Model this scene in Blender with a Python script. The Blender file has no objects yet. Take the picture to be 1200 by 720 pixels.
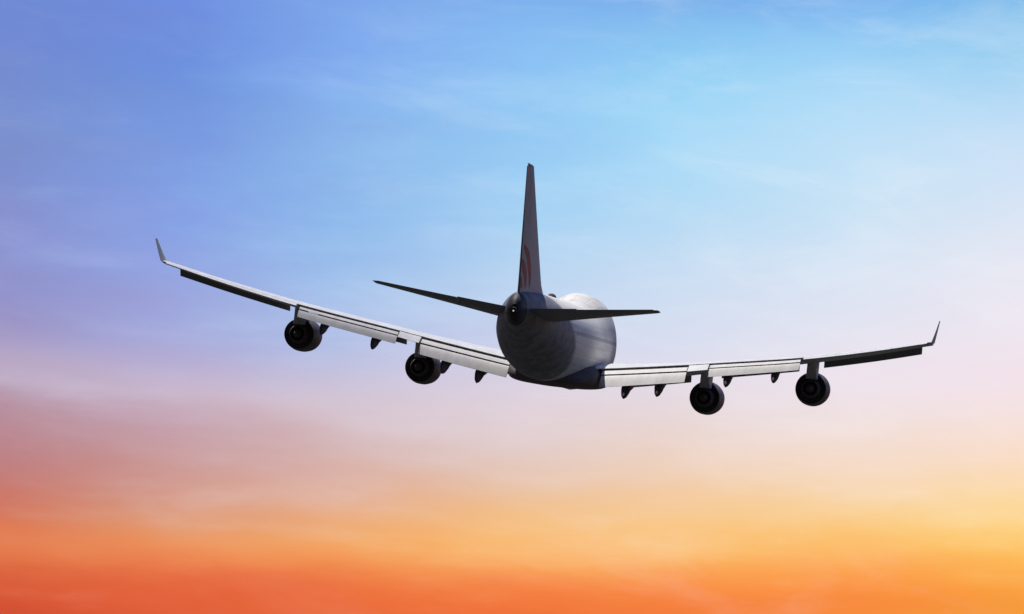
import bpy, bmesh, math
import numpy as np
from mathutils import Matrix, Vector

R = math.radians
C = bpy.context.scene
COL = C.collection

# ------------------------------------------------------------------ camera
CAM_UP = R(6.0)                       # the photographer looks up six degrees
cam_d = bpy.data.cameras.new('camera')
cam = bpy.data.objects.new('camera', cam_d)
COL.objects.link(cam)
cam.location = (0, 0, 1.7)
cam.rotation_euler = (R(90) + CAM_UP, 0, 0)
cam_d.sensor_width = 36
cam_d.lens = 36 * 7116.4 / 1200
cam_d.clip_start = 0.5
cam_d.clip_end = 60000
C.camera = cam

# ------------------------------------------------------------------ light
SUN_EL, SUN_AZ = 66.0, -16.0          # azimuth clockwise from +Y (view direction)
C.view_settings.view_transform = 'Standard'
C.view_settings.look = 'None'
C.view_settings.exposure = 0
C.view_settings.gamma = 1

sun_d = bpy.data.lights.new('sun', 'SUN')
sun_d.energy = 4.6
sun_d.angle = R(0.5)
sun_d.color = (1.0, 0.965, 0.92)
sun = bpy.data.objects.new('sun', sun_d)
COL.objects.link(sun)
sd = Vector((math.sin(R(SUN_AZ)) * math.cos(R(SUN_EL)), math.cos(R(SUN_AZ)) * math.cos(R(SUN_EL)), math.sin(R(SUN_EL))))
sun.rotation_euler = sd.to_track_quat('Z', 'Y').to_euler()
sun.location = (-200, 300, 400)


def lin(c):
    c = c / 255.0
    return c / 12.92 if c <= 0.04045 else ((c + 0.055) / 1.055) ** 2.4


# sky colours: per azimuth column, elevation (deg) -> sRGB
AZ = [-4.82, -3.21, -1.61, 0.0, 1.61, 3.21, 4.82]
ELS = [8.90, 8.255, 7.61, 6.97, 6.32, 5.68, 5.356, 5.034, 4.69, 4.345, 4.01, 3.70, 3.422, 3.10]
SKY = [
 [(113,138,212),(113,136,208),(122,146,206),(130,141,206),(140,146,206),(160,150,196),(172,150,181),(184,143,156),(186,134,143),(196,124,118),(216,118,88),(234,134,84),(219,98,62),(214,80,52)],
 [(116,142,225),(104,142,220),(124,156,224),(128,159,230),(148,166,226),(168,168,216),(184,170,205),(195,165,182),(200,158,163),(208,148,134),(226,151,106),(241,151,92),(232,110,68),(228,95,55)],
 [(130,170,235),(125,170,240),(140,184,234),(140,183,236),(152,190,236),(180,190,228),(200,196,222),(210,194,207),(213,185,186),(222,173,155),(239,172,114),(246,164,95),(238,120,65),(236,105,58)],
 [(130,180,240),(140,195,245),(148,200,243),(160,208,244),(182,213,242),(205,210,235),(216,211,230),(226,211,221),(226,207,205),(231,194,171),(247,192,124),(251,181,104),(246,132,70),(242,115,60)],
 [(120,175,236),(145,210,246),(170,219,248),(176,218,246),(200,222,243),(218,222,240),(228,220,232),(231,217,221),(235,211,201),(241,207,178),(249,202,138),(252,187,104),(250,150,72),(250,130,62)],
 [(120,180,240),(160,215,248),(194,225,248),(198,226,245),(215,228,245),(230,228,240),(238,226,236),(239,226,229),(243,221,211),(246,215,183),(251,207,136),(253,189,99),(252,158,77),(252,140,60)],
 [(120,190,236),(158,210,242),(200,225,248),(215,228,245),(232,232,243),(238,228,238),(243,226,236),(245,226,226),(249,222,208),(251,219,180),(254,216,140),(254,194,95),(252,165,70),(249,158,60)],
]
EL0, EL1 = 1.0, 14.0

world = bpy.data.worlds.new('World')
C.world = world
world.use_nodes = True
nt = world.node_tree
nt.nodes.clear()
N, L = nt.nodes.new, nt.links.new


def math_node(op, a, b=None, c=None, clamp=False):
    n = N('ShaderNodeMath')
    n.operation = op
    n.use_clamp = clamp
    for i, v in enumerate((a, b, c)):
        if v is None:
            continue
        if isinstance(v, (int, float)):
            n.inputs[i].default_value = v
        else:
            L(v, n.inputs[i])
    return n.outputs[0]


def map_range(v, a, b, c=0.0, d=1.0, kind='SMOOTHSTEP'):
    n = N('ShaderNodeMapRange')
    n.interpolation_type = kind
    n.clamp = True
    L(v, n.inputs['Value'])
    for k, x in zip(('From Min', 'From Max', 'To Min', 'To Max'), (a, b, c, d)):
        n.inputs[k].default_value = x
    return n.outputs[0]


tc = N('ShaderNodeTexCoord')
sep = N('ShaderNodeSeparateXYZ')
L(tc.outputs['Generated'], sep.inputs[0])
az = math_node('MULTIPLY', math_node('ARCTAN2', sep.outputs[0], sep.outputs[1]), 180 / math.pi)
el = math_node('MULTIPLY', math_node('ARCSINE', sep.outputs[2]), 180 / math.pi)

# drifting veils of thin cloud: noise stretched along the horizon, slightly tilted
comb = N('ShaderNodeCombineXYZ')
L(math_node('MULTIPLY', az, 0.16), comb.inputs[0])
L(math_node('MULTIPLY_ADD', az, 0.10, el), comb.inputs[1])
comb.inputs[2].default_value = 3.7
n1 = N('ShaderNodeTexNoise')
n1.inputs['Scale'].default_value = 1.15
n1.inputs['Detail'].default_value = 5
n1.inputs['Roughness'].default_value = 0.5
n1.inputs['Distortion'].default_value = 0.2
L(comb.outputs[0], n1.inputs['Vector'])
comb2 = N('ShaderNodeCombineXYZ')
L(math_node('MULTIPLY', az, 0.22), comb2.inputs[0])
L(math_node('MULTIPLY_ADD', az, 0.04, el), comb2.inputs[1])
comb2.inputs[2].default_value = 11.3
n2 = N('ShaderNodeTexNoise')
n2.inputs['Scale'].default_value = 2.0
n2.inputs['Detail'].default_value = 6
n2.inputs['Roughness'].default_value = 0.55
n2.inputs['Distortion'].default_value = 0.15
L(comb2.outputs[0], n2.inputs['Vector'])
wob = math_node('MULTIPLY', math_node('SUBTRACT', n1.outputs['Fac'], 0.5), 0.3)
wob2 = math_node('MULTIPLY', math_node('SUBTRACT', n2.outputs['Fac'], 0.5), 0.36)
elw = math_node('ADD', math_node('ADD', el, wob), wob2)
azw = math_node('MULTIPLY_ADD', math_node('SUBTRACT', n2.outputs['Fac'], 0.5), 1.6, az)
ef = map_range(elw, EL0, EL1, 0, 1, 'LINEAR')


def column(cols):
    n = N('ShaderNodeValToRGB')
    cr = n.color_ramp
    cr.interpolation = 'B_SPLINE'
    pts = [(EL1 - 0.01, (70, 112, 200)), (11.0, (88, 140, 218))] + list(zip(ELS, cols)) + [(2.3, tuple(int(v * .9) for v in cols[-1]))]
    pts = sorted(pts, key=lambda p: p[0])
    while len(cr.elements) < len(pts):
        cr.elements.new(0.5)
    for i, (e, c) in enumerate(pts):
        cr.elements[i].position = i / (len(pts) - 1)
    for i, (e, c) in enumerate(pts):
        cr.elements[i].position = (e - EL0) / (EL1 - EL0)
        cr.elements[i].color = (lin(c[0]), lin(c[1]), lin(c[2]), 1)
    L(ef, n.inputs[0])
    return n.outputs[0]


prev = column(SKY[0])
for i in range(1, len(AZ)):
    nxt = column(SKY[i])
    f = map_range(azw, AZ[i - 1], AZ[i], 0, 1, 'LINEAR')
    m = N('ShaderNodeMix')
    m.data_type = 'RGBA'
    L(f, m.inputs[0])
    L(prev, m.inputs[6])
    L(nxt, m.inputs[7])
    prev = m.outputs[2]

# faint bright wisps
comb3 = N('ShaderNodeCombineXYZ')
L(math_node('MULTIPLY', az, 0.30), comb3.inputs[0])
L(math_node('MULTIPLY_ADD', az, 0.09, el), comb3.inputs[1])
comb3.inputs[2].default_value = 27.1
n3 = N('ShaderNodeTexNoise')
n3.inputs['Scale'].default_value = 1.7
n3.inputs['Detail'].default_value = 8
n3.inputs['Roughness'].default_value = 0.62
n3.inputs['Distortion'].default_value = 0.5
L(comb3.outputs[0], n3.inputs['Vector'])
cirrus = map_range(n3.outputs['Fac'], 0.45, 0.72, 0.0, 0.24)
wisp = math_node('ADD', map_range(n2.outputs['Fac'], 0.5, 0.8, 0.0, 0.14), math_node('MULTIPLY', cirrus, math_node('MULTIPLY', map_range(el, 3.0, 6.2, 0.45, 1.0), map_range(az, -3.0, 2.0, 0.25, 1.25))))
m = N('ShaderNodeMix')
m.data_type = 'RGBA'
m.blend_type = 'SCREEN'
L(wisp, m.inputs[0])
L(prev, m.inputs[6])
m.inputs[7].default_value = (0.5, 0.5, 0.5, 1)
# one paler veil sloping down to the right in the left of the glow
tt = math_node('MULTIPLY_ADD', math_node('ADD', az, 4.82), 0.137, elw)
rise = map_range(tt, 5.02, 5.45)
fall = map_range(tt, 5.42, 5.95, 1, 0)
band = math_node('MULTIPLY', math_node('MULTIPLY', rise, fall), map_range(az, -1.2, 1.6, 0.27, 0.0))
mb = N('ShaderNodeMix')
mb.data_type = 'RGBA'
L(band, mb.inputs[0])
L(m.outputs[2], mb.inputs[6])
mb.inputs[7].default_value = (lin(222), lin(205), lin(216), 1)
sunset_col = mb.outputs[2]

bg_s = N('ShaderNodeBackground')
L(sunset_col, bg_s.inputs[0])
bg_s.inputs[1].default_value = 1.0
sky = N('ShaderNodeTexSky')
sky.sky_type = 'NISHITA'
sky.sun_disc = False
sky.sun_elevation = R(SUN_EL)
sky.sun_rotation = R(SUN_AZ)
bg_n = N('ShaderNodeBackground')
L(sky.outputs[0], bg_n.inputs[0])
bg_n.inputs[1].default_value = 0.017
# the sunset glow fills the part of the sky around the view, the plain sky the rest
dot = N('ShaderNodeVectorMath')
dot.operation = 'DOT_PRODUCT'
L(tc.outputs['Generated'], dot.inputs[0])
dot.inputs[1].default_value = Vector((math.sin(R(28)), math.cos(R(28)), math.tan(R(12)))).normalized()
fac = map_range(dot.outputs['Value'], math.cos(R(82)), math.cos(R(36)))
mix = N('ShaderNodeMixShader')
L(fac, mix.inputs[0])
L(bg_n.outputs[0], mix.inputs[1])
L(bg_s.outputs[0], mix.inputs[2])
out = N('ShaderNodeOutputWorld')
L(mix.outputs[0], out.inputs[0])


# ------------------------------------------------------------------ materials
def material(name, col, rough=0.4, metal=0.0, spots=0.12, scale=0.6, stretch=(1, 0.25, 1), coat=0.0, spec=0.3):
    m = bpy.data.materials.new(name)
    m.use_nodes = True
    t = m.node_tree
    b = t.nodes['Principled BSDF']
    b.inputs['Roughness'].default_value = rough
    b.inputs['Metallic'].default_value = metal
    b.inputs['Specular IOR Level'].default_value = spec
    if coat:
        b.inputs['Coat Weight'].default_value = coat
        b.inputs['Coat Roughness'].default_value = 0.15
    tcn = t.nodes.new('ShaderNodeTexCoord')
    mp = t.nodes.new('ShaderNodeMapping')
    mp.inputs['Scale'].default_value = stretch
    no = t.nodes.new('ShaderNodeTexNoise')
    no.inputs['Scale'].default_value = scale
    no.inputs['Detail'].default_value = 7
    no.inputs['Roughness'].default_value = 0.65
    mx = t.nodes.new('ShaderNodeMix')
    mx.data_type = 'RGBA'
    t.links.new(tcn.outputs['Object'], mp.inputs[0])
    t.links.new(mp.outputs[0], no.inputs['Vector'])
    t.links.new(no.outputs['Fac'], mx.inputs[0])
    mx.inputs[6].default_value = tuple(max(0, c * (1 - spots * 2)) for c in col) + (1,)
    mx.inputs[7].default_value = tuple(min(1, c * (1 + spots)) for c in col) + (1,)
    t.links.new(mx.outputs[2], b.inputs['Base Color'])
    m['out'] = 0
    return m


M_WHITE = material('white_paint', (0.78, 0.78, 0.78), 0.42, spots=0.1)
M_WING = material('wing_paint', (0.68, 0.68, 0.69), 0.55, spots=0.2, scale=1.2, stretch=(1, .25, 1), spec=0.2)
M_FLAP = material('flap_paint', (0.75, 0.72, 0.71), 0.6, spots=0.2, scale=1.6, stretch=(1, .3, .3), spec=0.2)
M_GREY = material('grey_paint', (0.22, 0.225, 0.24), 0.5, spots=0.15)
M_DARK = material('dark_metal', (0.11, 0.09, 0.1), 0.85, spots=0.25, scale=3, spec=0.05)
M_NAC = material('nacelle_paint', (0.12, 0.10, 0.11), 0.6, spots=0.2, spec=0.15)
M_PYL = material('pylon_paint', (0.55, 0.52, 0.55), 0.6, spots=0.15, spec=0.15)
M_LIP = material('bare_metal', (0.55, 0.55, 0.56), 0.3, metal=1.0, spots=0.1)
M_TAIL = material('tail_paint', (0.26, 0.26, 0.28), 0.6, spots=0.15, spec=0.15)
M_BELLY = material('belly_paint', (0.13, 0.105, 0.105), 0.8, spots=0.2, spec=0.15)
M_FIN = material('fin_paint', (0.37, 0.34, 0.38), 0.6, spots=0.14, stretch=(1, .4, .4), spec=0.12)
M_CONE = material('dark_tail_end', (0.045, 0.045, 0.052), 0.6, spots=0.25, scale=1.5, spec=0.2)
M_RED = material('red_emblem_paint', (0.30, 0.045, 0.045), 0.6, spots=0.15, scale=1.5, spec=0.12)
M_BLACK = material('black_cavity', (0.02, 0.02, 0.022), 0.7, spots=0.2)


def fuselage_material():
    """white crown, grey belly below the window line, rows of cabin windows; all fixed to the skin"""
    m = material('fuselage_paint', (0.82, 0.80, 0.76), 0.62, spots=0.14, scale=0.7, stretch=(1, .2, 1), spec=0.12)
    t = m.node_tree
    b = t.nodes['Principled BSDF']
    base = b.inputs['Base Color'].links[0].from_socket
    no = t.nodes
    tcn = no.new('ShaderNodeTexCoord')
    sp = no.new('ShaderNodeSeparateXYZ')
    t.links.new(tcn.outputs['Object'], sp.inputs[0])

    def mn(op, a, bb=None, cc=None):
        n = no.new('ShaderNodeMath')
        n.operation = op
        for i, v in enumerate((a, bb, cc)):
            if v is None:
                continue
            if isinstance(v, (int, float)):
                n.inputs[i].default_value = v
            else:
                t.links.new(v, n.inputs[i])
        return n.outputs[0]
    X, Y, Z = sp.outputs
    # grey belly paint
    belly = no.new('ShaderNodeMapRange')
    belly.inputs['From Min'].default_value = -1.3
    belly.inputs['From Max'].default_value = -1.5
    t.links.new(Z, belly.inputs['Value'])
    mx = no.new('ShaderNodeMix')
    mx.data_type = 'RGBA'
    t.links.new(belly.outputs[0], mx.inputs[0])
    t.links.new(base, mx.inputs[6])
    mx.inputs[7].default_value = (0.62, 0.625, 0.65, 1)
    # cabin windows: 0.508 m pitch, main deck row and upper deck row
    u = mn('ABSOLUTE', mn('SUBTRACT', mn('FRACT', mn('DIVIDE', Y, 0.508)), 0.5))
    inu = mn('LESS_THAN', u, 0.24)
    row = mn('LESS_THAN', mn('ABSOLUTE', mn('SUBTRACT', Z, 0.45)), 0.15)
    lim = mn('MULTIPLY', mn('LESS_THAN', Y, 20.0), mn('GREATER_THAN', Y, -26.0))
    up = mn('MULTIPLY', mn('LESS_THAN', mn('ABSOLUTE', mn('SUBTRACT', Z, 2.95)), 0.19), mn('MULTIPLY', mn('LESS_THAN', Y, 18.0), mn('GREATER_THAN', Y, 10.0)))
    win = mn('MULTIPLY', inu, mn('MAXIMUM', mn('MULTIPLY', row, lim), up))
    mx2 = no.new('ShaderNodeMix')
    mx2.data_type = 'RGBA'
    t.links.new(win, mx2.inputs[0])
    t.links.new(mx.outputs[2], mx2.inputs[6])
    mx2.inputs[7].default_value = (0.22, 0.225, 0.24, 1)
    # shade on the tapering tail put into the colour, edge raked, dirt mottling
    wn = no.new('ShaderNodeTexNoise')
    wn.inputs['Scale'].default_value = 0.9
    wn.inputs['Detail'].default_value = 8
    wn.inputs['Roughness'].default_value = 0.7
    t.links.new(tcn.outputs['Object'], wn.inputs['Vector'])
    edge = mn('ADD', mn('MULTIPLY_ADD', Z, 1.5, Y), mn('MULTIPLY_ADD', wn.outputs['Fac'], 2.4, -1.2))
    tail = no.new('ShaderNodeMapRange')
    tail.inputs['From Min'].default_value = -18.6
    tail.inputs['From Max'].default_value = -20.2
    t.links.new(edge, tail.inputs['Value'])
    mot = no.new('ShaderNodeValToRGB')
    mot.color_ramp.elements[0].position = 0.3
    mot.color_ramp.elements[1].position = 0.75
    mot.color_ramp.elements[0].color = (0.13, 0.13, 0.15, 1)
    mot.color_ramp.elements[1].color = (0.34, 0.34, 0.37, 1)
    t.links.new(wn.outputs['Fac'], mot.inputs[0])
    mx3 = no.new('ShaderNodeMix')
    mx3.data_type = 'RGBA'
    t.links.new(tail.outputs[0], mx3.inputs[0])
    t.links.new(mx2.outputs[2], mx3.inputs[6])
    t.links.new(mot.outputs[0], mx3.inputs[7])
    # joints between the skin panels: hoops and lap seams
    hoop = mn('LESS_THAN', mn('FRACT', mn('DIVIDE', Y, 2.54)), 0.035)
    ang = mn('ARCTAN2', X, Z)
    lap = mn('LESS_THAN', mn('FRACT', mn('MULTIPLY', ang, 3.6)), 0.03)
    joint = mn('MULTIPLY', mn('MAXIMUM', hoop, lap), 0.4)
    mx4 = no.new('ShaderNodeMix')
    mx4.data_type = 'RGBA'
    mx4.blend_type = 'MULTIPLY'
    t.links.new(joint, mx4.inputs[0])
    t.links.new(mx3.outputs[2], mx4.inputs[6])
    mx4.inputs[7].default_value = (0.2, 0.2, 0.2, 1)
    # grime streaked along the airflow
    gm = no.new('ShaderNodeMapping')
    gm.inputs['Scale'].default_value = (1.6, 0.12, 1.6)
    gn = no.new('ShaderNodeTexNoise')
    gn.inputs['Scale'].default_value = 1.0
    gn.inputs['Detail'].default_value = 6
    t.links.new(tcn.outputs['Object'], gm.inputs[0])
    t.links.new(gm.outputs[0], gn.inputs['Vector'])
    gr = no.new('ShaderNodeMapRange')
    gr.inputs['From Min'].default_value = 0.5
    gr.inputs['From Max'].default_value = 0.75
    gr.inputs['To Max'].default_value = 0.38
    t.links.new(gn.outputs['Fac'], gr.inputs['Value'])
    mx5 = no.new('ShaderNodeMix')
    mx5.data_type = 'RGBA'
    mx5.blend_type = 'MULTIPLY'
    t.links.new(gr.outputs[0], mx5.inputs[0])
    t.links.new(mx4.outputs[2], mx5.inputs[6])
    mx5.inputs[7].default_value = (0.42, 0.4, 0.38, 1)
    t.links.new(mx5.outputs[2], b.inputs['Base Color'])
    return m


M_WGL = material('winglet_paint', (0.62, 0.62, 0.63), 0.55, spots=0.15, spec=0.2)
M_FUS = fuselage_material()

# ------------------------------------------------------------------ helpers
S0 = 32.0                              # station of the aircraft's own origin


def P(x, s, z):
    return Vector((x, S0 - s, z))


def build(name, bm, mats, parent, smooth=35):
    bmesh.ops.remove_doubles(bm, verts=bm.verts, dist=1e-5)
    bmesh.ops.recalc_face_normals(bm, faces=bm.faces)
    me = bpy.data.meshes.new(name)
    bm.to_mesh(me)
    bm.free()
    for mt in (mats if isinstance(mats, (list, tuple)) else [mats]):
        me.materials.append(mt)
    o = bpy.data.objects.new(name, me)
    COL.objects.link(o)
    if parent:
        o.parent = parent
    if smooth is not None:
        me.polygons.foreach_set('use_smooth', [True] * len(me.polygons))
        me.set_sharp_from_angle(angle=R(smooth))
    return o


def loft(bm, rings, cap0=True, cap1=True, closed=True, mat=None):
    vs = [[bm.verts.new(p) for p in r] for r in rings]
    n = len(rings[0])
    for a, b in zip(vs[:-1], vs[1:]):
        for i in range(n if closed else n - 1):
            j = (i + 1) % n
            f = bm.faces.new((a[i], a[j], b[j], b[i]))
            if mat:
                f.material_index = mat(f)
    if cap0:
        bm.faces.new(vs[0])
    if cap1:
        bm.faces.new(vs[-1])
    return vs


def interp(tab, s, k):
    """monotone cubic through column k of tab at station s"""
    xs = [r[0] for r in tab]
    ys = [r[k] for r in tab]
    n = len(xs)
    h = [xs[i + 1] - xs[i] for i in range(n - 1)]
    d = [(ys[i + 1] - ys[i]) / h[i] for i in range(n - 1)]
    m = [d[0]] + [0 if d[i - 1] * d[i] <= 0 else 2 * d[i - 1] * d[i] / (d[i - 1] + d[i]) for i in range(1, n - 1)] + [d[-1]]
    i = max(0, min(n - 2, int(np.searchsorted(xs, s)) - 1))
    t = (s - xs[i]) / h[i]
    return ((2 * t**3 - 3 * t**2 + 1) * ys[i] + (t**3 - 2 * t**2 + t) * h[i] * m[i]
            + (-2 * t**3 + 3 * t**2) * ys[i + 1] + (t**3 - t**2) * h[i] * m[i + 1])


def lathe(bm, prof, cx, cz, n=48, cap0=False, cap1=False):
    rings = []
    for s, r in prof:
        rings.append([P(cx + r * math.cos(2 * math.pi * i / n), s, cz + r * math.sin(2 * math.pi * i / n)) for i in range(n)])
    return loft(bm, rings, cap0, cap1)


# ------------------------------------------------------------------ setting
def make_ground():
    bm = bmesh.new()
    bmesh.ops.create_circle(bm, cap_ends=True, radius=30000, segments=96)
    m = material('dry_grass', (0.03, 0.03, 0.028), 0.95, spots=0.3, scale=0.05, stretch=(1, 1, 1))
    o = build('ground', bm, m, None, None)
    o['kind'] = 'structure'


make_ground()

# ------------------------------------------------------------------ the jet
jet = bpy.data.objects.new('passenger_jet', None)
COL.objects.link(jet)
jet['label'] = 'white and grey four-engined jumbo jet flying away with flaps lowered and upturned wingtips'
jet['category'] = 'airplane'


def rx(a):
    return Matrix.Rotation(a, 4, 'X')


att = Matrix.Rotation(R(-6.47699961), 4, 'Z')
# pose solved from the photograph: heading, pitch and bank relative to the line of sight
PITCH, BANK, HEAD = R(-1.96058438), R(6.00936791), R(-6.47699961)
rel = Matrix.Rotation(HEAD, 4, 'Z') @ rx(PITCH) @ Matrix.Rotation(BANK, 4, 'Y')
nose = Vector((7.746, 535.994, -3.936))
look = rx(CAM_UP)
M = Matrix.Translation(Vector((0, 0, 1.7))) @ look @ Matrix.Translation(nose) @ rel @ Matrix.Translation(Vector((0, -S0, 0)))
jet.matrix_world = M

# fuselage: station, half width, top, bottom, height of the widest line
FUS = [
 (0.0, .04, -.86, -.94, -.90), (.3, .62, -.25, -1.5, -.85), (1, 1.22, .6, -2.05, -.75), (2, 1.82, 1.6, -2.5, -.6),
 (3, 2.28, 2.5, -2.82, -.45), (4.5, 2.7, 3.4, -3.12, -.25), (6, 2.98, 3.98, -3.33, -.1), (8, 3.17, 4.32, -3.48, 0),
 (10, 3.25, 4.40, -3.55, 0), (20, 3.25, 4.40, -3.55, 0), (23, 3.25, 4.25, -3.55, 0), (27, 3.25, 3.62, -3.55, 0), (30, 3.25, 3.31, -3.55, 0),
 (32, 3.25, 3.25, -3.55, 0), (46, 3.25, 3.25, -3.55, 0), (50, 3.19, 3.25, -3.3, .02), (54, 2.94, 3.24, -2.65, .25),
 (58, 2.5, 3.2, -1.8, .6), (62, 1.85, 3.08, -.9, 1.0), (65, 1.25, 2.95, -.2, 1.3), (67, .8, 2.75, .25, 1.45), (68.2, .52, 2.3, .6, 1.45),
 (68.6, .3, 1.85, .85, 1.35)]


def fwd(q):
    return q if q >= 24 else 7.0 + q * 17.0 / 24.0


FUS = [(fwd(q[0]),) + q[1:] for q in FUS]
FUS = [q[:1] + (q[1] - .5 * max(0.0, min(1.0, (24 - q[0]) / 11)) ** 1.5 * min(1, q[1] / 2.5),) + q[2:] for q in FUS]


def fus_ring(s, n=72, grow=0.0):
    w, zt, zb, zc = (interp(FUS, s, k) for k in (1, 2, 3, 4))
    r = []
    for i in range(n):
        a = 2 * math.pi * i / n
        x, y = math.cos(a), math.sin(a)
        h = (zt - zc) if y > 0 else (zc - zb)
        r.append(P((w + grow) * x, s, zc + (h + grow) * y))
    return r


bm = bmesh.new()
ss = [0, .1, .2, .3, .5, .75, 1, 1.5, 2, 2.5, 3, 3.7, 4.5, 5.2, 6, 7, 8, 9, 10] + list(np.arange(12, 32, 1.0)) + list(np.arange(32, 46, 2.0)) + list(np.arange(46, 66.8, .75)) + [66.95]
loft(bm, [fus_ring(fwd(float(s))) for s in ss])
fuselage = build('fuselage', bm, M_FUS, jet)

# darker cone round the auxiliary power unit
bm = bmesh.new()
loft(bm, [fus_ring(float(q), grow=.008) for q in (66.9, 67.3, 67.7, 68.0, 68.2, 68.4, 68.5, 68.6)])
build('tail_cone', bm, M_CONE, fuselage)

# wing-to-body fairing
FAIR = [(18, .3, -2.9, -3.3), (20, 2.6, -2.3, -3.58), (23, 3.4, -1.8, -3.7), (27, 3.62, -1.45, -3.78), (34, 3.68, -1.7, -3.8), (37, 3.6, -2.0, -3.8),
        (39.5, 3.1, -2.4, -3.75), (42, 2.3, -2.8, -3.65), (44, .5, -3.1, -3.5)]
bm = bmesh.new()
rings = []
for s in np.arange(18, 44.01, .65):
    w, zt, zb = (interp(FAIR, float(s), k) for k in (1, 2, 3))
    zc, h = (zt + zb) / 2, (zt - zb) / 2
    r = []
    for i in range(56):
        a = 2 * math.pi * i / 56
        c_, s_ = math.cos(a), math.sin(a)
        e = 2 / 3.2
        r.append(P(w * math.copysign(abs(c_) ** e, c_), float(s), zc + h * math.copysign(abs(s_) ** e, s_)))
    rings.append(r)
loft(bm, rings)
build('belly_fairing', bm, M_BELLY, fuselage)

# auxiliary exhaust at the end of the tail cone, with the tail light
bm = bmesh.new()
bmesh.ops.create_icosphere(bm, subdivisions=2, radius=.065, matrix=Matrix.Translation(P(.0, 69.0, 1.3)))
M_LAMP = bpy.data.materials.new('tail_light_glass')
M_LAMP.use_nodes = True
M_LAMP.node_tree.nodes['Principled BSDF'].inputs['Emission Color'].default_value = (1, .85, .6, 1)
M_LAMP.node_tree.nodes['Principled BSDF'].inputs['Emission Strength'].default_value = 0.6
build('tail_light', bm, M_LAMP, fuselage)
bm = bmesh.new()
lathe(bm, [(68.3, .26), (68.75, .25), (68.95, .22), (68.95, .17), (68.6, .16)], 0, 1.35, 24, cap1=True)
build('exhaust_pipe', bm, M_CONE, fuselage)

# low antenna dome on the crown
bm = bmesh.new()
rings = []
for k in range(9):
    t = k / 8
    rr = max(.02, math.sin(math.pi * t))
    rings.append([P(.4 * rr * math.cos(a), 42.5 + 1.6 * t, 3.2 + .38 * rr * max(0, math.sin(a))) for a in np.linspace(0, 2 * math.pi, 20, endpoint=False)])
loft(bm, rings)
build('antenna', bm, M_DARK, fuselage)

# flight deck glazing and doors
bm = bmesh.new()
for k in range(6):
    a0 = R(-58 + k * 19.6)
    quad = []
    for a, s, z in ((a0, 0, 0), (a0 + R(17), 0, 0), (a0 + R(17), .75, .55), (a0, .75, .55)):
        st = fwd(3.55 + 1.4 * (1 - math.cos(a)) + s * .9)
        w, zt, zb, zc = (interp(FUS, st, q) for q in (1, 2, 3, 4))
        ang = math.acos(max(-1, min(1, math.sin(a) * (.80 - .16 * s) )))
        quad.append(P(w * math.cos(ang) * 1.012, st, zc + (zt - zc) * math.sin(ang) * 1.012))
    bm.faces.new([bm.verts.new(p) for p in quad])
build('cockpit_window', bm, M_BLACK, fuselage, None)
for side in (-1, 1):
    for s in (12.6, 18.2, 31.8, 43.5, 55.2):
        bm = bmesh.new()
        w, zt, zb, zc = (interp(FUS, s, q) for q in (1, 2, 3, 4))
        rings = []
        for z in np.linspace(-.95, 1.05, 7):
            row = []
            for ds in (-.55, .55):
                w2, zt2, zb2, zc2 = (interp(FUS, s + ds, q) for q in (1, 2, 3, 4))
                hh = (zt2 - zc2) if z > zc2 else (zc2 - zb2)
                row.append(P(side * (w2 * math.sqrt(max(0, 1 - ((z - zc2) / hh) ** 2)) + .005), s + ds, z))
            rings.append(row)
        loft(bm, rings, False, False, closed=False)
        build('cabin_door', bm, M_FUS, fuselage)

# ---------------------------------------------------------------- wings
# span, leading edge station, trailing edge station (retracted), height of the rear edge, incidence (deg), thickness
def wing_at(y):
    le = 20.2 + .9 * (y - 3.25)
    te = 35.6 + (y - 3.25) * .28 if y < 11.9 else 38.02 + (y - 11.9) * .575
    z = interp([(0, -2.75), (3.8, -2.22), (11.05, -1.08), (12.9, -.78), (20.75, .46), (26, 1.5), (31.3, 2.72)], y, 1)
    inc = interp([(0, 0.2), (3.3, 0.0), (12, -0.2), (22, 0.2), (31.3, -0.5)], y, 1)
    th = interp([(0, .125), (3.3, .12), (12, .095), (31.3, .08)], y, 1)
    return le, te, z, R(inc), th


CUT_U, CUT_L = .86, .72


def foil(u, upper, th):
    t = 5 * th * (.2969 * math.sqrt(u) - .126 * u - .3516 * u**2 + .2843 * u**3 - .1036 * u**4)
    return t * (.82 if upper else -1.18) + (.012 * math.sin(math.pi * u) if 1 else 0)


def chord_point(side, y, u, dz):
    """point at chord fraction u and height dz (m) over the chord line; the height table holds at u = CUT_U"""
    le, te, z, inc, th = wing_at(y)
    c = te - le
    return P(side * y, le + u * c, z + (CUT_U - u) * c * math.sin(inc) + dz)


def wing_ring(side, y):
    le, te, z, inc, th = wing_at(y)
    c = te - le
    r = []
    for k in range(21):
        u = CUT_U * (1 - math.cos(math.pi * (1 - k / 20) / 2)) if 0 else CUT_U * (1 - k / 20) ** 1.6
        r.append(chord_point(side, y, u, foil(u, True, th) * c))
    for k in range(1, 17):
        u = CUT_L * (k / 16) ** 1.6
        r.append(chord_point(side, y, u, foil(u, False, th) * c))
    # cove: forward wall and the thin lip under the spoilers
    r.append(chord_point(side, y, CUT_L + .01, foil(CUT_L, True, th) * c - .10))
    r.append(chord_point(side, y, CUT_U, foil(CUT_U, True, th) * c - .05))
    return r


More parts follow.
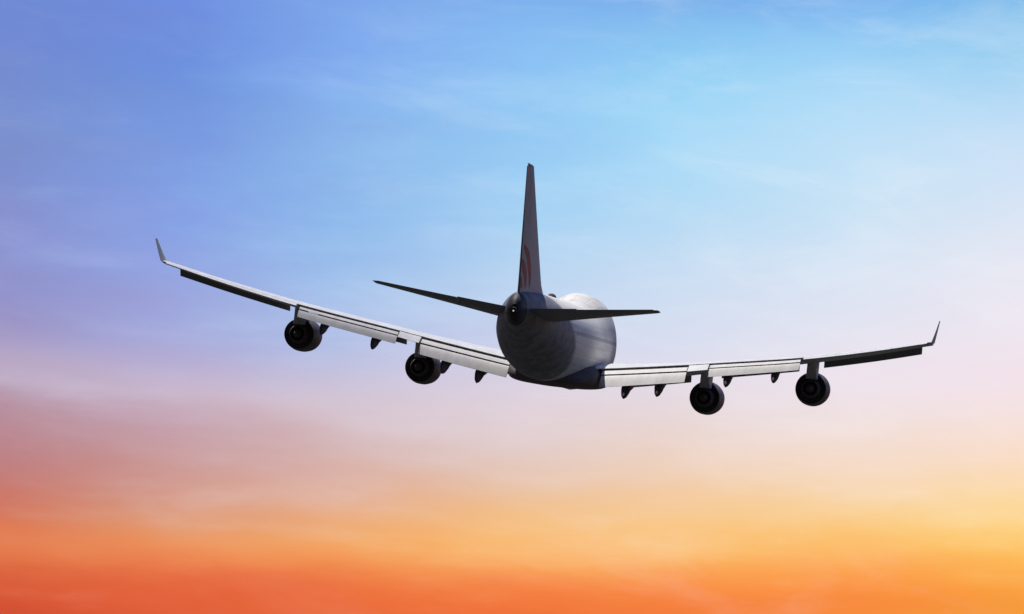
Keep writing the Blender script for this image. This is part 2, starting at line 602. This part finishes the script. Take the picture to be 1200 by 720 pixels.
def flap_element(bm, side, y0, y1, nose, chord, ang, n=8, thick=.11):
    """aerofoil slat from span y0 to y1; nose(y) gives the leading edge point, ang its droop in degrees"""
    rings = []
    for k in range(n + 1):
        y = y0 + (y1 - y0) * k / n
        s, z = nose(y)
        ch, a = chord(y), R(ang)
        r = []
        prof = [(1, 0), (.75, .035), (.5, .06), (.25, .07), (.08, .05), (0, 0), (.08, -.04), (.3, -.05), (.6, -.035), (1, -.012)]
        for u, h in prof:
            h = h * thick / .07 * .7
            r.append(P(side * y, s + ch * (u * math.cos(a) + h * math.sin(a)), z - ch * (u * math.sin(a) - h * math.cos(a))))
        rings.append(r)
    loft(bm, rings)


def spoiler_edge(y):
    le, te, z, inc, th = wing_at(y)
    c = te - le
    return le + CUT_U * c, z + foil(CUT_U, True, th) * c


def make_wing(side):
    bm = bmesh.new()
    ys = [0, 1.5, 3.25] + list(np.arange(4, 31.01, .75)) + [31.3]
    loft(bm, [wing_ring(side, float(y)) for y in ys])
    w = build('wing', bm, M_WING, jet, 30)

    def flap(y0, y1, c_mid, c_aft, g1, g2):
        bm = bmesh.new()
        nose1 = lambda y: (spoiler_edge(y)[0] - .12, spoiler_edge(y)[1] - .05 - g1)
        flap_element(bm, side, y0, y1, nose1, lambda y: c_mid(y), 17)
        build('middle_flap', bm, M_FLAP, w, 40)
        bm = bmesh.new()

        def nose2(y):
            s, z = nose1(y)
            c = c_mid(y)
            return s + c * math.cos(R(17)) - .1, z - c * math.sin(R(17)) - g2
        flap_element(bm, side, y0, y1, nose2, lambda y: c_aft(y), 34)
        build('rear_flap', bm, M_FLAP, w, 40)
        # rear edge of the flap for the fairings

        def rear(y):
            s, z = nose2(y)
            c = c_aft(y)
            return s + c * math.cos(R(34)), z - c * math.sin(R(34))
        return rear
    ri = flap(3.85, 11.05, lambda y: 1.05, lambda y: 1.72 - .03 * (y - 3.85), .17, .12)
    ro = flap(12.95, 20.6, lambda y: .80 - .015 * (y - 12.95), lambda y: 1.22 - .02 * (y - 12.95), .11, .08)

    # ailerons: the rear wedge of the section where there are no flaps
    for y0, y1, drop in ((11.15, 12.85, 15.0), (20.85, 30.9, 3.0)):
        bm = bmesh.new()
        rings = []
        for k in range(13):
            y = y0 + (y1 - y0) * k / 12
            le, te, z, inc, th = wing_at(y)
            c = te - le
            dr = math.tan(R(drop))
            r = []
            for u, up in ((.80, 1), (.87, 1), (.94, 1), (1.0, 1), (1.0, 0), (.92, 0), (.84, 0), (.76, 0)):
                h = foil(u, bool(up), th) * c * (1 if u < 1 else .4)
                if u == .80:
                    h -= .08
                if u == .76:
                    h = foil(.76, False, th) * c
                r.append(chord_point(side, y, u, h - max(0, u - .85) * c * dr))
            rings.append(r)
        loft(bm, rings)
        build('aileron', bm, M_WING, w, 30)

    # leading-edge flaps hinged down under the nose of the wing
    for y0, y1, ch in ((4.6, 10.6, 1.0), (13.3, 20.1, .85), (22.2, 30.4, .76)):
        bm = bmesh.new()
        rings = []
        for k in range(13):
            y = y0 + (y1 - y0) * k / 12
            le, te, z, inc, th = wing_at(y)
            hinge = chord_point(side, y, .02, -.02 * (te - le))
            r = []
            for u, b in ((0, .05), (.3, .16), (.7, .16), (1.0, .02), (1.02, -.06), (.7, .05), (.3, .04), (0, -.05)):
                d = ch * u
                fwd = d * math.cos(R(48)) + b * math.sin(R(48)) * .8
                dn = d * math.sin(R(48)) - b * math.cos(R(48)) * .8
                r.append(hinge + Vector((0, fwd, -dn)))
            rings.append(r)
        loft(bm, rings)
        build('leading_edge_flap', bm, M_GREY, w, 40)

    # canoe fairings over the flap tracks, their rear halves drooping with the flaps
    for y, rear, sc in ((6.1, ri, 1.0), (8.9, ri, 1.0), (14.6, ro, .9), (18.6, ro, .85)):
        bm = bmesh.new()
        s_r, z_r = rear(y)
        le, te, zz, inc, th = wing_at(y)
        c = te - le
        s_l = le + .62 * c
        z_l = chord_point(side, y, .62, foil(.62, False, th) * c).z
        pts = [(s_l - 2.2 * sc, z_l + .1, .05, .05), (s_l - 1.6 * sc, z_l - .1, .2, .22), (s_l - .6, z_l - .25, .34, .42), (s_l + .4, z_l - .42, .39, .52),
               (s_r - 1.6 * sc, z_r - .02, .40, .55), (s_r - .8 * sc, z_r - .30, .38, .52), (s_r - .1 * sc, z_r - .66 * sc, .28, .38), (s_r + .4 * sc, z_r - .93 * sc, .12, .16), (s_r + .5 * sc, z_r - .99 * sc, .03, .04)]
        rings = []
        for s, z, hw, hh in pts:
            rings.append([P(side * y + hw * sc * math.cos(a), s, z + hh * sc * math.sin(a)) for a in np.linspace(0, 2 * math.pi, 20, endpoint=False)])
        loft(bm, rings)
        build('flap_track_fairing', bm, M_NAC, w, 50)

    # winglet, swept and canted outwards
    bm = bmesh.new()
    rings = []
    for t in (0, .08, .2, .4, .6, .8, 1.0):
        e = t ** .8
        yy = 31.28 + .45 * t + .05 * e
        zz = 2.72 + 1.76 * t ** 1.12
        sl = 45.75 + 3.2 * t
        ch = 3.3 * (1 - t) + 1.05 * t
        th = .10 * ch * .5 * (1 - .3 * t)
        r = []
        for u, h in ((1, 0), (.7, .5), (.35, 1), (.1, .75), (0, 0), (.1, -.75), (.35, -1), (.7, -.5)):
            lean = h * th
            r.append(P(side * (yy + lean * .9), sl + u * ch, zz + (- lean * .35 if t > .05 else lean * -.9 * 0)))
        rings.append(r)
    loft(bm, rings)
    build('winglet', bm, M_WGL, w, 40)
    return w, ri, ro


make_wing(-1)
make_wing(1)


# ---------------------------------------------------------------- engines
def make_engine(side, y, s_noz, zc, r):
    x = side * y
    k = r / 1.36
    bm = bmesh.new()
    lathe(bm, [(s_noz - .40, r * .55), (s_noz - .30, .85 * r), (s_noz - .02, .86 * r), (s_noz, .885 * r), (s_noz - .6, .94 * r), (s_noz - 1.8, r), (s_noz - 3.2, 1.0 * r),
               (s_noz - 4.2, .96 * r), (s_noz - 4.5, .90 * r), (s_noz - 4.45, .84 * r), (s_noz - 3.9, .82 * r), (s_noz - 3.2, .84 * r), (s_noz - 3.1, .3 * r)], x, zc, 56)
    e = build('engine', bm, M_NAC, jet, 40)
    bm = bmesh.new()
    lathe(bm, [(s_noz - 1.2, .70 * r), (s_noz - .3, .64 * r), (s_noz + .5, .52 * r), (s_noz + 1.0, .45 * r), (s_noz + 1.0, .41 * r), (s_noz + .5, .42 * r), (s_noz + .4, .2 * r)], x, zc, 48)
    build('core_cowl', bm, M_DARK, e, 40)
    bm = bmesh.new()
    lathe(bm, [(s_noz + .3, .30 * r), (s_noz + .9, .27 * r), (s_noz + 1.3, .17 * r), (s_noz + 1.6, .04 * r)], x, zc, 32, cap0=True, cap1=True)
    build('exhaust_cone', bm, M_DARK, e, 50)
    bm = bmesh.new()
    lathe(bm, [(s_noz - 3.0, .82 * r), (s_noz - 3.05, .2 * r), (s_noz - 3.5, .1 * r), (s_noz - 3.7, .01 * r)], x, zc, 48, cap1=True)
    build('fan', bm, M_DARK, e, 30)
    bm = bmesh.new()
    lathe(bm, [(s_noz - 4.22, .963 * r), (s_noz - 4.52, .90 * r), (s_noz - 4.47, .83 * r), (s_noz - 4.2, .80 * r)], x, zc, 48)
    build('intake_lip', bm, M_LIP, e, 50)
    # pylon from the nacelle's back up to the wing
    le, te, z, inc, th = wing_at(y)
    c = te - le
    bm = bmesh.new()
    zle = chord_point(side, y, 0.0, 0).z

    def lower(u):
        return chord_point(side, y, u, foil(u, False, th) * c).z
    stations = [(s_noz - 3.6, zc + .93 * r, zc + .98 * r, .05), (s_noz - 2.6, zc + .9 * r, zc + 1.22 * r, .22), (s_noz - 1.2, zc + .85 * r, zle - .55, .40),
                (le - .3, zc + .75 * r, zle - .1, .46), (le + .5, zc + .55 * r, zle + .05, .48), (le + .12 * c, zc + .55 * r, lower(.12) + .1, .46),
                (le + .24 * c, min(zc + 1.15 * r, lower(.24) - .3), lower(.24) + .1, .30), (le + .40 * c, lower(.40) - .1, lower(.40) + .1, .1)]
    stations.sort(key=lambda q: q[0])
    rings = []
    for s, zb, zt, hw in stations:
        rings.append([P(x + hw, s, zt), P(x + hw, s, zb), P(x, s, zb - .02), P(x - hw, s, zb), P(x - hw, s, zt), P(x, s, zt + .02)])
    loft(bm, rings)
    build('pylon', bm, M_PYL, e, 30)
    return e


for side in (-1, 1):
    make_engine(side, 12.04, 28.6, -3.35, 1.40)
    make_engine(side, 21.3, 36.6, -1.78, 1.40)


# ---------------------------------------------------------------- tail
def slab(rings_spec, name, mat, parent, cut0, cut1, n=14, smooth=30, wedge=False):
    """lofted aerofoil between chord fractions; each spec is (origin point, chord, thickness axis, half-thickness ratio)"""
    bm = bmesh.new()
    rings = []
    for le, ch, ax, th in rings_spec:
        up, dn = [], []
        for k in range(n + 1):
            u = cut0 + (cut1 - cut0) * (k / n) ** (1.7 if cut0 == 0 else 1)
            t = 5 * th * (.2969 * math.sqrt(u) - .126 * u - .3516 * u**2 + .2843 * u**3 - .1015 * u**4) * ch
            if cut1 == 1.0 and k == n:
                t = .006 * ch
            up.append(le + Vector((0, -u * ch, 0)) + ax * t)
            dn.append(le + Vector((0, -u * ch, 0)) - ax * t)
        rings.append(up + dn[::-1][0:] if cut0 > 0 else up + dn[::-1][:-1])
    loft(bm, rings)
    return build(name, bm, mat, parent, smooth)


def fin_spec(t, z0=2.6):
    z = z0 + (12.62 - z0) * t
    q = (z - 3.1) / (12.62 - 3.1)
    le = 53.4 + 12.9 * q
    te = 67.0 + 3.2 * q
    if q < .1:
        le -= 1.2 * (max(0, .1 - q) / .1) ** 2
    return P(0, le, z), te - le, Vector((1, 0, 0)), (.086 if q < .1 else .086 - .012 * (q - .1))


fs = [fin_spec(t) for t in np.linspace(0, 1, 26)]
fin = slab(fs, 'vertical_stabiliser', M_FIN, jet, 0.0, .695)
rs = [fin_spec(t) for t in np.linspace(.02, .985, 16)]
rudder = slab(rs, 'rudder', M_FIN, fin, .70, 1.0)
# rounded tip fairing
bm = bmesh.new()
le, ch, ax, th = fin_spec(1.0)
rings = []
for k, (dz, f) in enumerate(((0, 1), (.06, .8), (.1, .35))):
    r = []
    for u, h in ((.03, 0), (.2, .85), (.4, 1), (.7, .6), (1, .05), (.7, -.6), (.4, -1), (.2, -.85)):
        r.append(P(0, S0 - le.y + (.55 + (u - .55) * (.4 + .6 * f)) * ch, le.z + dz) + Vector((h * ch * th * .5 * f, 0, 0)))
    rings.append(r)
loft(bm, rings)
build('fin_cap', bm, M_FIN, fin, 40)


# red airline emblem: curved feather strokes on both faces of the fin and rudder
def emblem(side):
    bm = bmesh.new()

    def skin(s, z):
        t = (z - 2.6) / (12.62 - 2.6)
        le, ch, ax, th = fin_spec(t)
        u = min(.995, max(.02, (s - (S0 - le.y)) / ch))
        hh = 5 * th * (.2969 * math.sqrt(u) - .126 * u - .3516 * u**2 + .2843 * u**3 - .1015 * u**4) * ch
        return P(side * (hh + .012), s, z)

    strokes = [
        ([(63.0, 3.4), (63.4, 4.2), (64.2, 5.0), (65.4, 5.8), (67.2, 6.4)], .50),
        ([(64.6, 3.3), (65.0, 3.9), (65.8, 4.5), (66.8, 5.0), (67.5, 5.3)], .45),
        ([(66.0, 3.2), (66.4, 3.5), (66.9, 3.8), (67.2, 4.0)], .32),
    ]
    for pts, wd in strokes:
        n = 24
        tab_s = [(i, p[0]) for i, p in enumerate(pts)]
        tab_z = [(i, p[1]) for i, p in enumerate(pts)]
        prev = None
        for k in range(n + 1):
            q = (len(pts) - 1) * k / n
            s, z = interp(tab_s, q, 1), interp(tab_z, q, 1)
            q2 = min(len(pts) - 1, q + .05)
            q1 = q2 - .05
            ds = interp(tab_s, q2, 1) - interp(tab_s, q1, 1)
            dz = interp(tab_z, q2, 1) - interp(tab_z, q1, 1)
            l = math.hypot(ds, dz) or 1
            hw = wd * (.25 + .75 * math.sin(math.pi * min(1, .08 + .9 * k / n)))
            a = bm.verts.new(skin(s - dz / l * hw, z + ds / l * hw))
            mid = bm.verts.new(skin(s, z))
            b = bm.verts.new(skin(s + dz / l * hw, z - ds / l * hw))
            if prev:
                bm.faces.new((prev[0], a, mid, prev[1]))
                bm.faces.new((prev[1], mid, b, prev[2]))
            prev = (a, mid, b)
    o = build('emblem', bm, M_RED, fin, None)


emblem(1)
emblem(-1)


def tail_spec(side, y):
    t = (y - 1.0) / (11.08 - 1.0)
    le = 56.9 + 9.9 * t
    te = 66.3 + 2.95 * t
    z_te = 1.42 + 1.06 * t
    ch = te - le
    return le, te, z_te, ch


def make_tailplane(side):
    def spec(y):
        le, te, z_te, ch = tail_spec(side, y)
        return P(side * y, le, z_te - .03 * ch), ch, Vector((0, 0, 1)), .095 - .015 * (y - 1) / 10

    def shaped(ys, name, mat, parent, c0, c1, defl=0):
        bm = bmesh.new()
        rings = []
        for y in ys:
            le, ch, ax, th = spec(float(y))
            up, dn = [], []
            n = 12
            for k in range(n + 1):
                u = c0 + (c1 - c0) * (k / n) ** (1.7 if c0 == 0 else 1)
                t = 5 * th * (.2969 * math.sqrt(u) - .126 * u - .3516 * u**2 + .2843 * u**3 - .1015 * u**4) * ch
                if c1 == 1.0 and k == n:
                    t = .03
                rise = u * ch * .03 + max(0, u - .7) * ch * math.tan(R(defl))
                up.append(le + Vector((0, -u * ch, rise + t)))
                dn.append(le + Vector((0, -u * ch, rise - t)))
            rings.append(up + (dn[::-1] if c0 > 0 else dn[::-1][:-1]))
        loft(bm, rings)
        return build(name, bm, mat, parent, 30)
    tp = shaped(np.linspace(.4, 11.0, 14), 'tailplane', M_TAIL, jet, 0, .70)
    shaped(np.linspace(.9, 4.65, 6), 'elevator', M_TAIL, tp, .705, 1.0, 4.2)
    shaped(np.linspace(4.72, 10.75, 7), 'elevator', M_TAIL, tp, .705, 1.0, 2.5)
    # rounded tip
    le, ch, ax, th = spec(11.0)
    bm = bmesh.new()
    rings = []
    for dy, f in ((0, 1), (.08, .75), (.13, .3)):
        r = []
        for u, h in ((.02, 0), (.2, .9), (.4, 1), (.7, .65), (1, .08), (.7, -.65), (.4, -1), (.2, -.9)):
            r.append(le + Vector((side * dy, -u * ch, u * ch * .03 + h * ch * th * .5 * f)))
        rings.append(r)
    loft(bm, rings)
    build('tip_cap', bm, M_TAIL, tp, 40)


make_tailplane(-1)
make_tailplane(1)
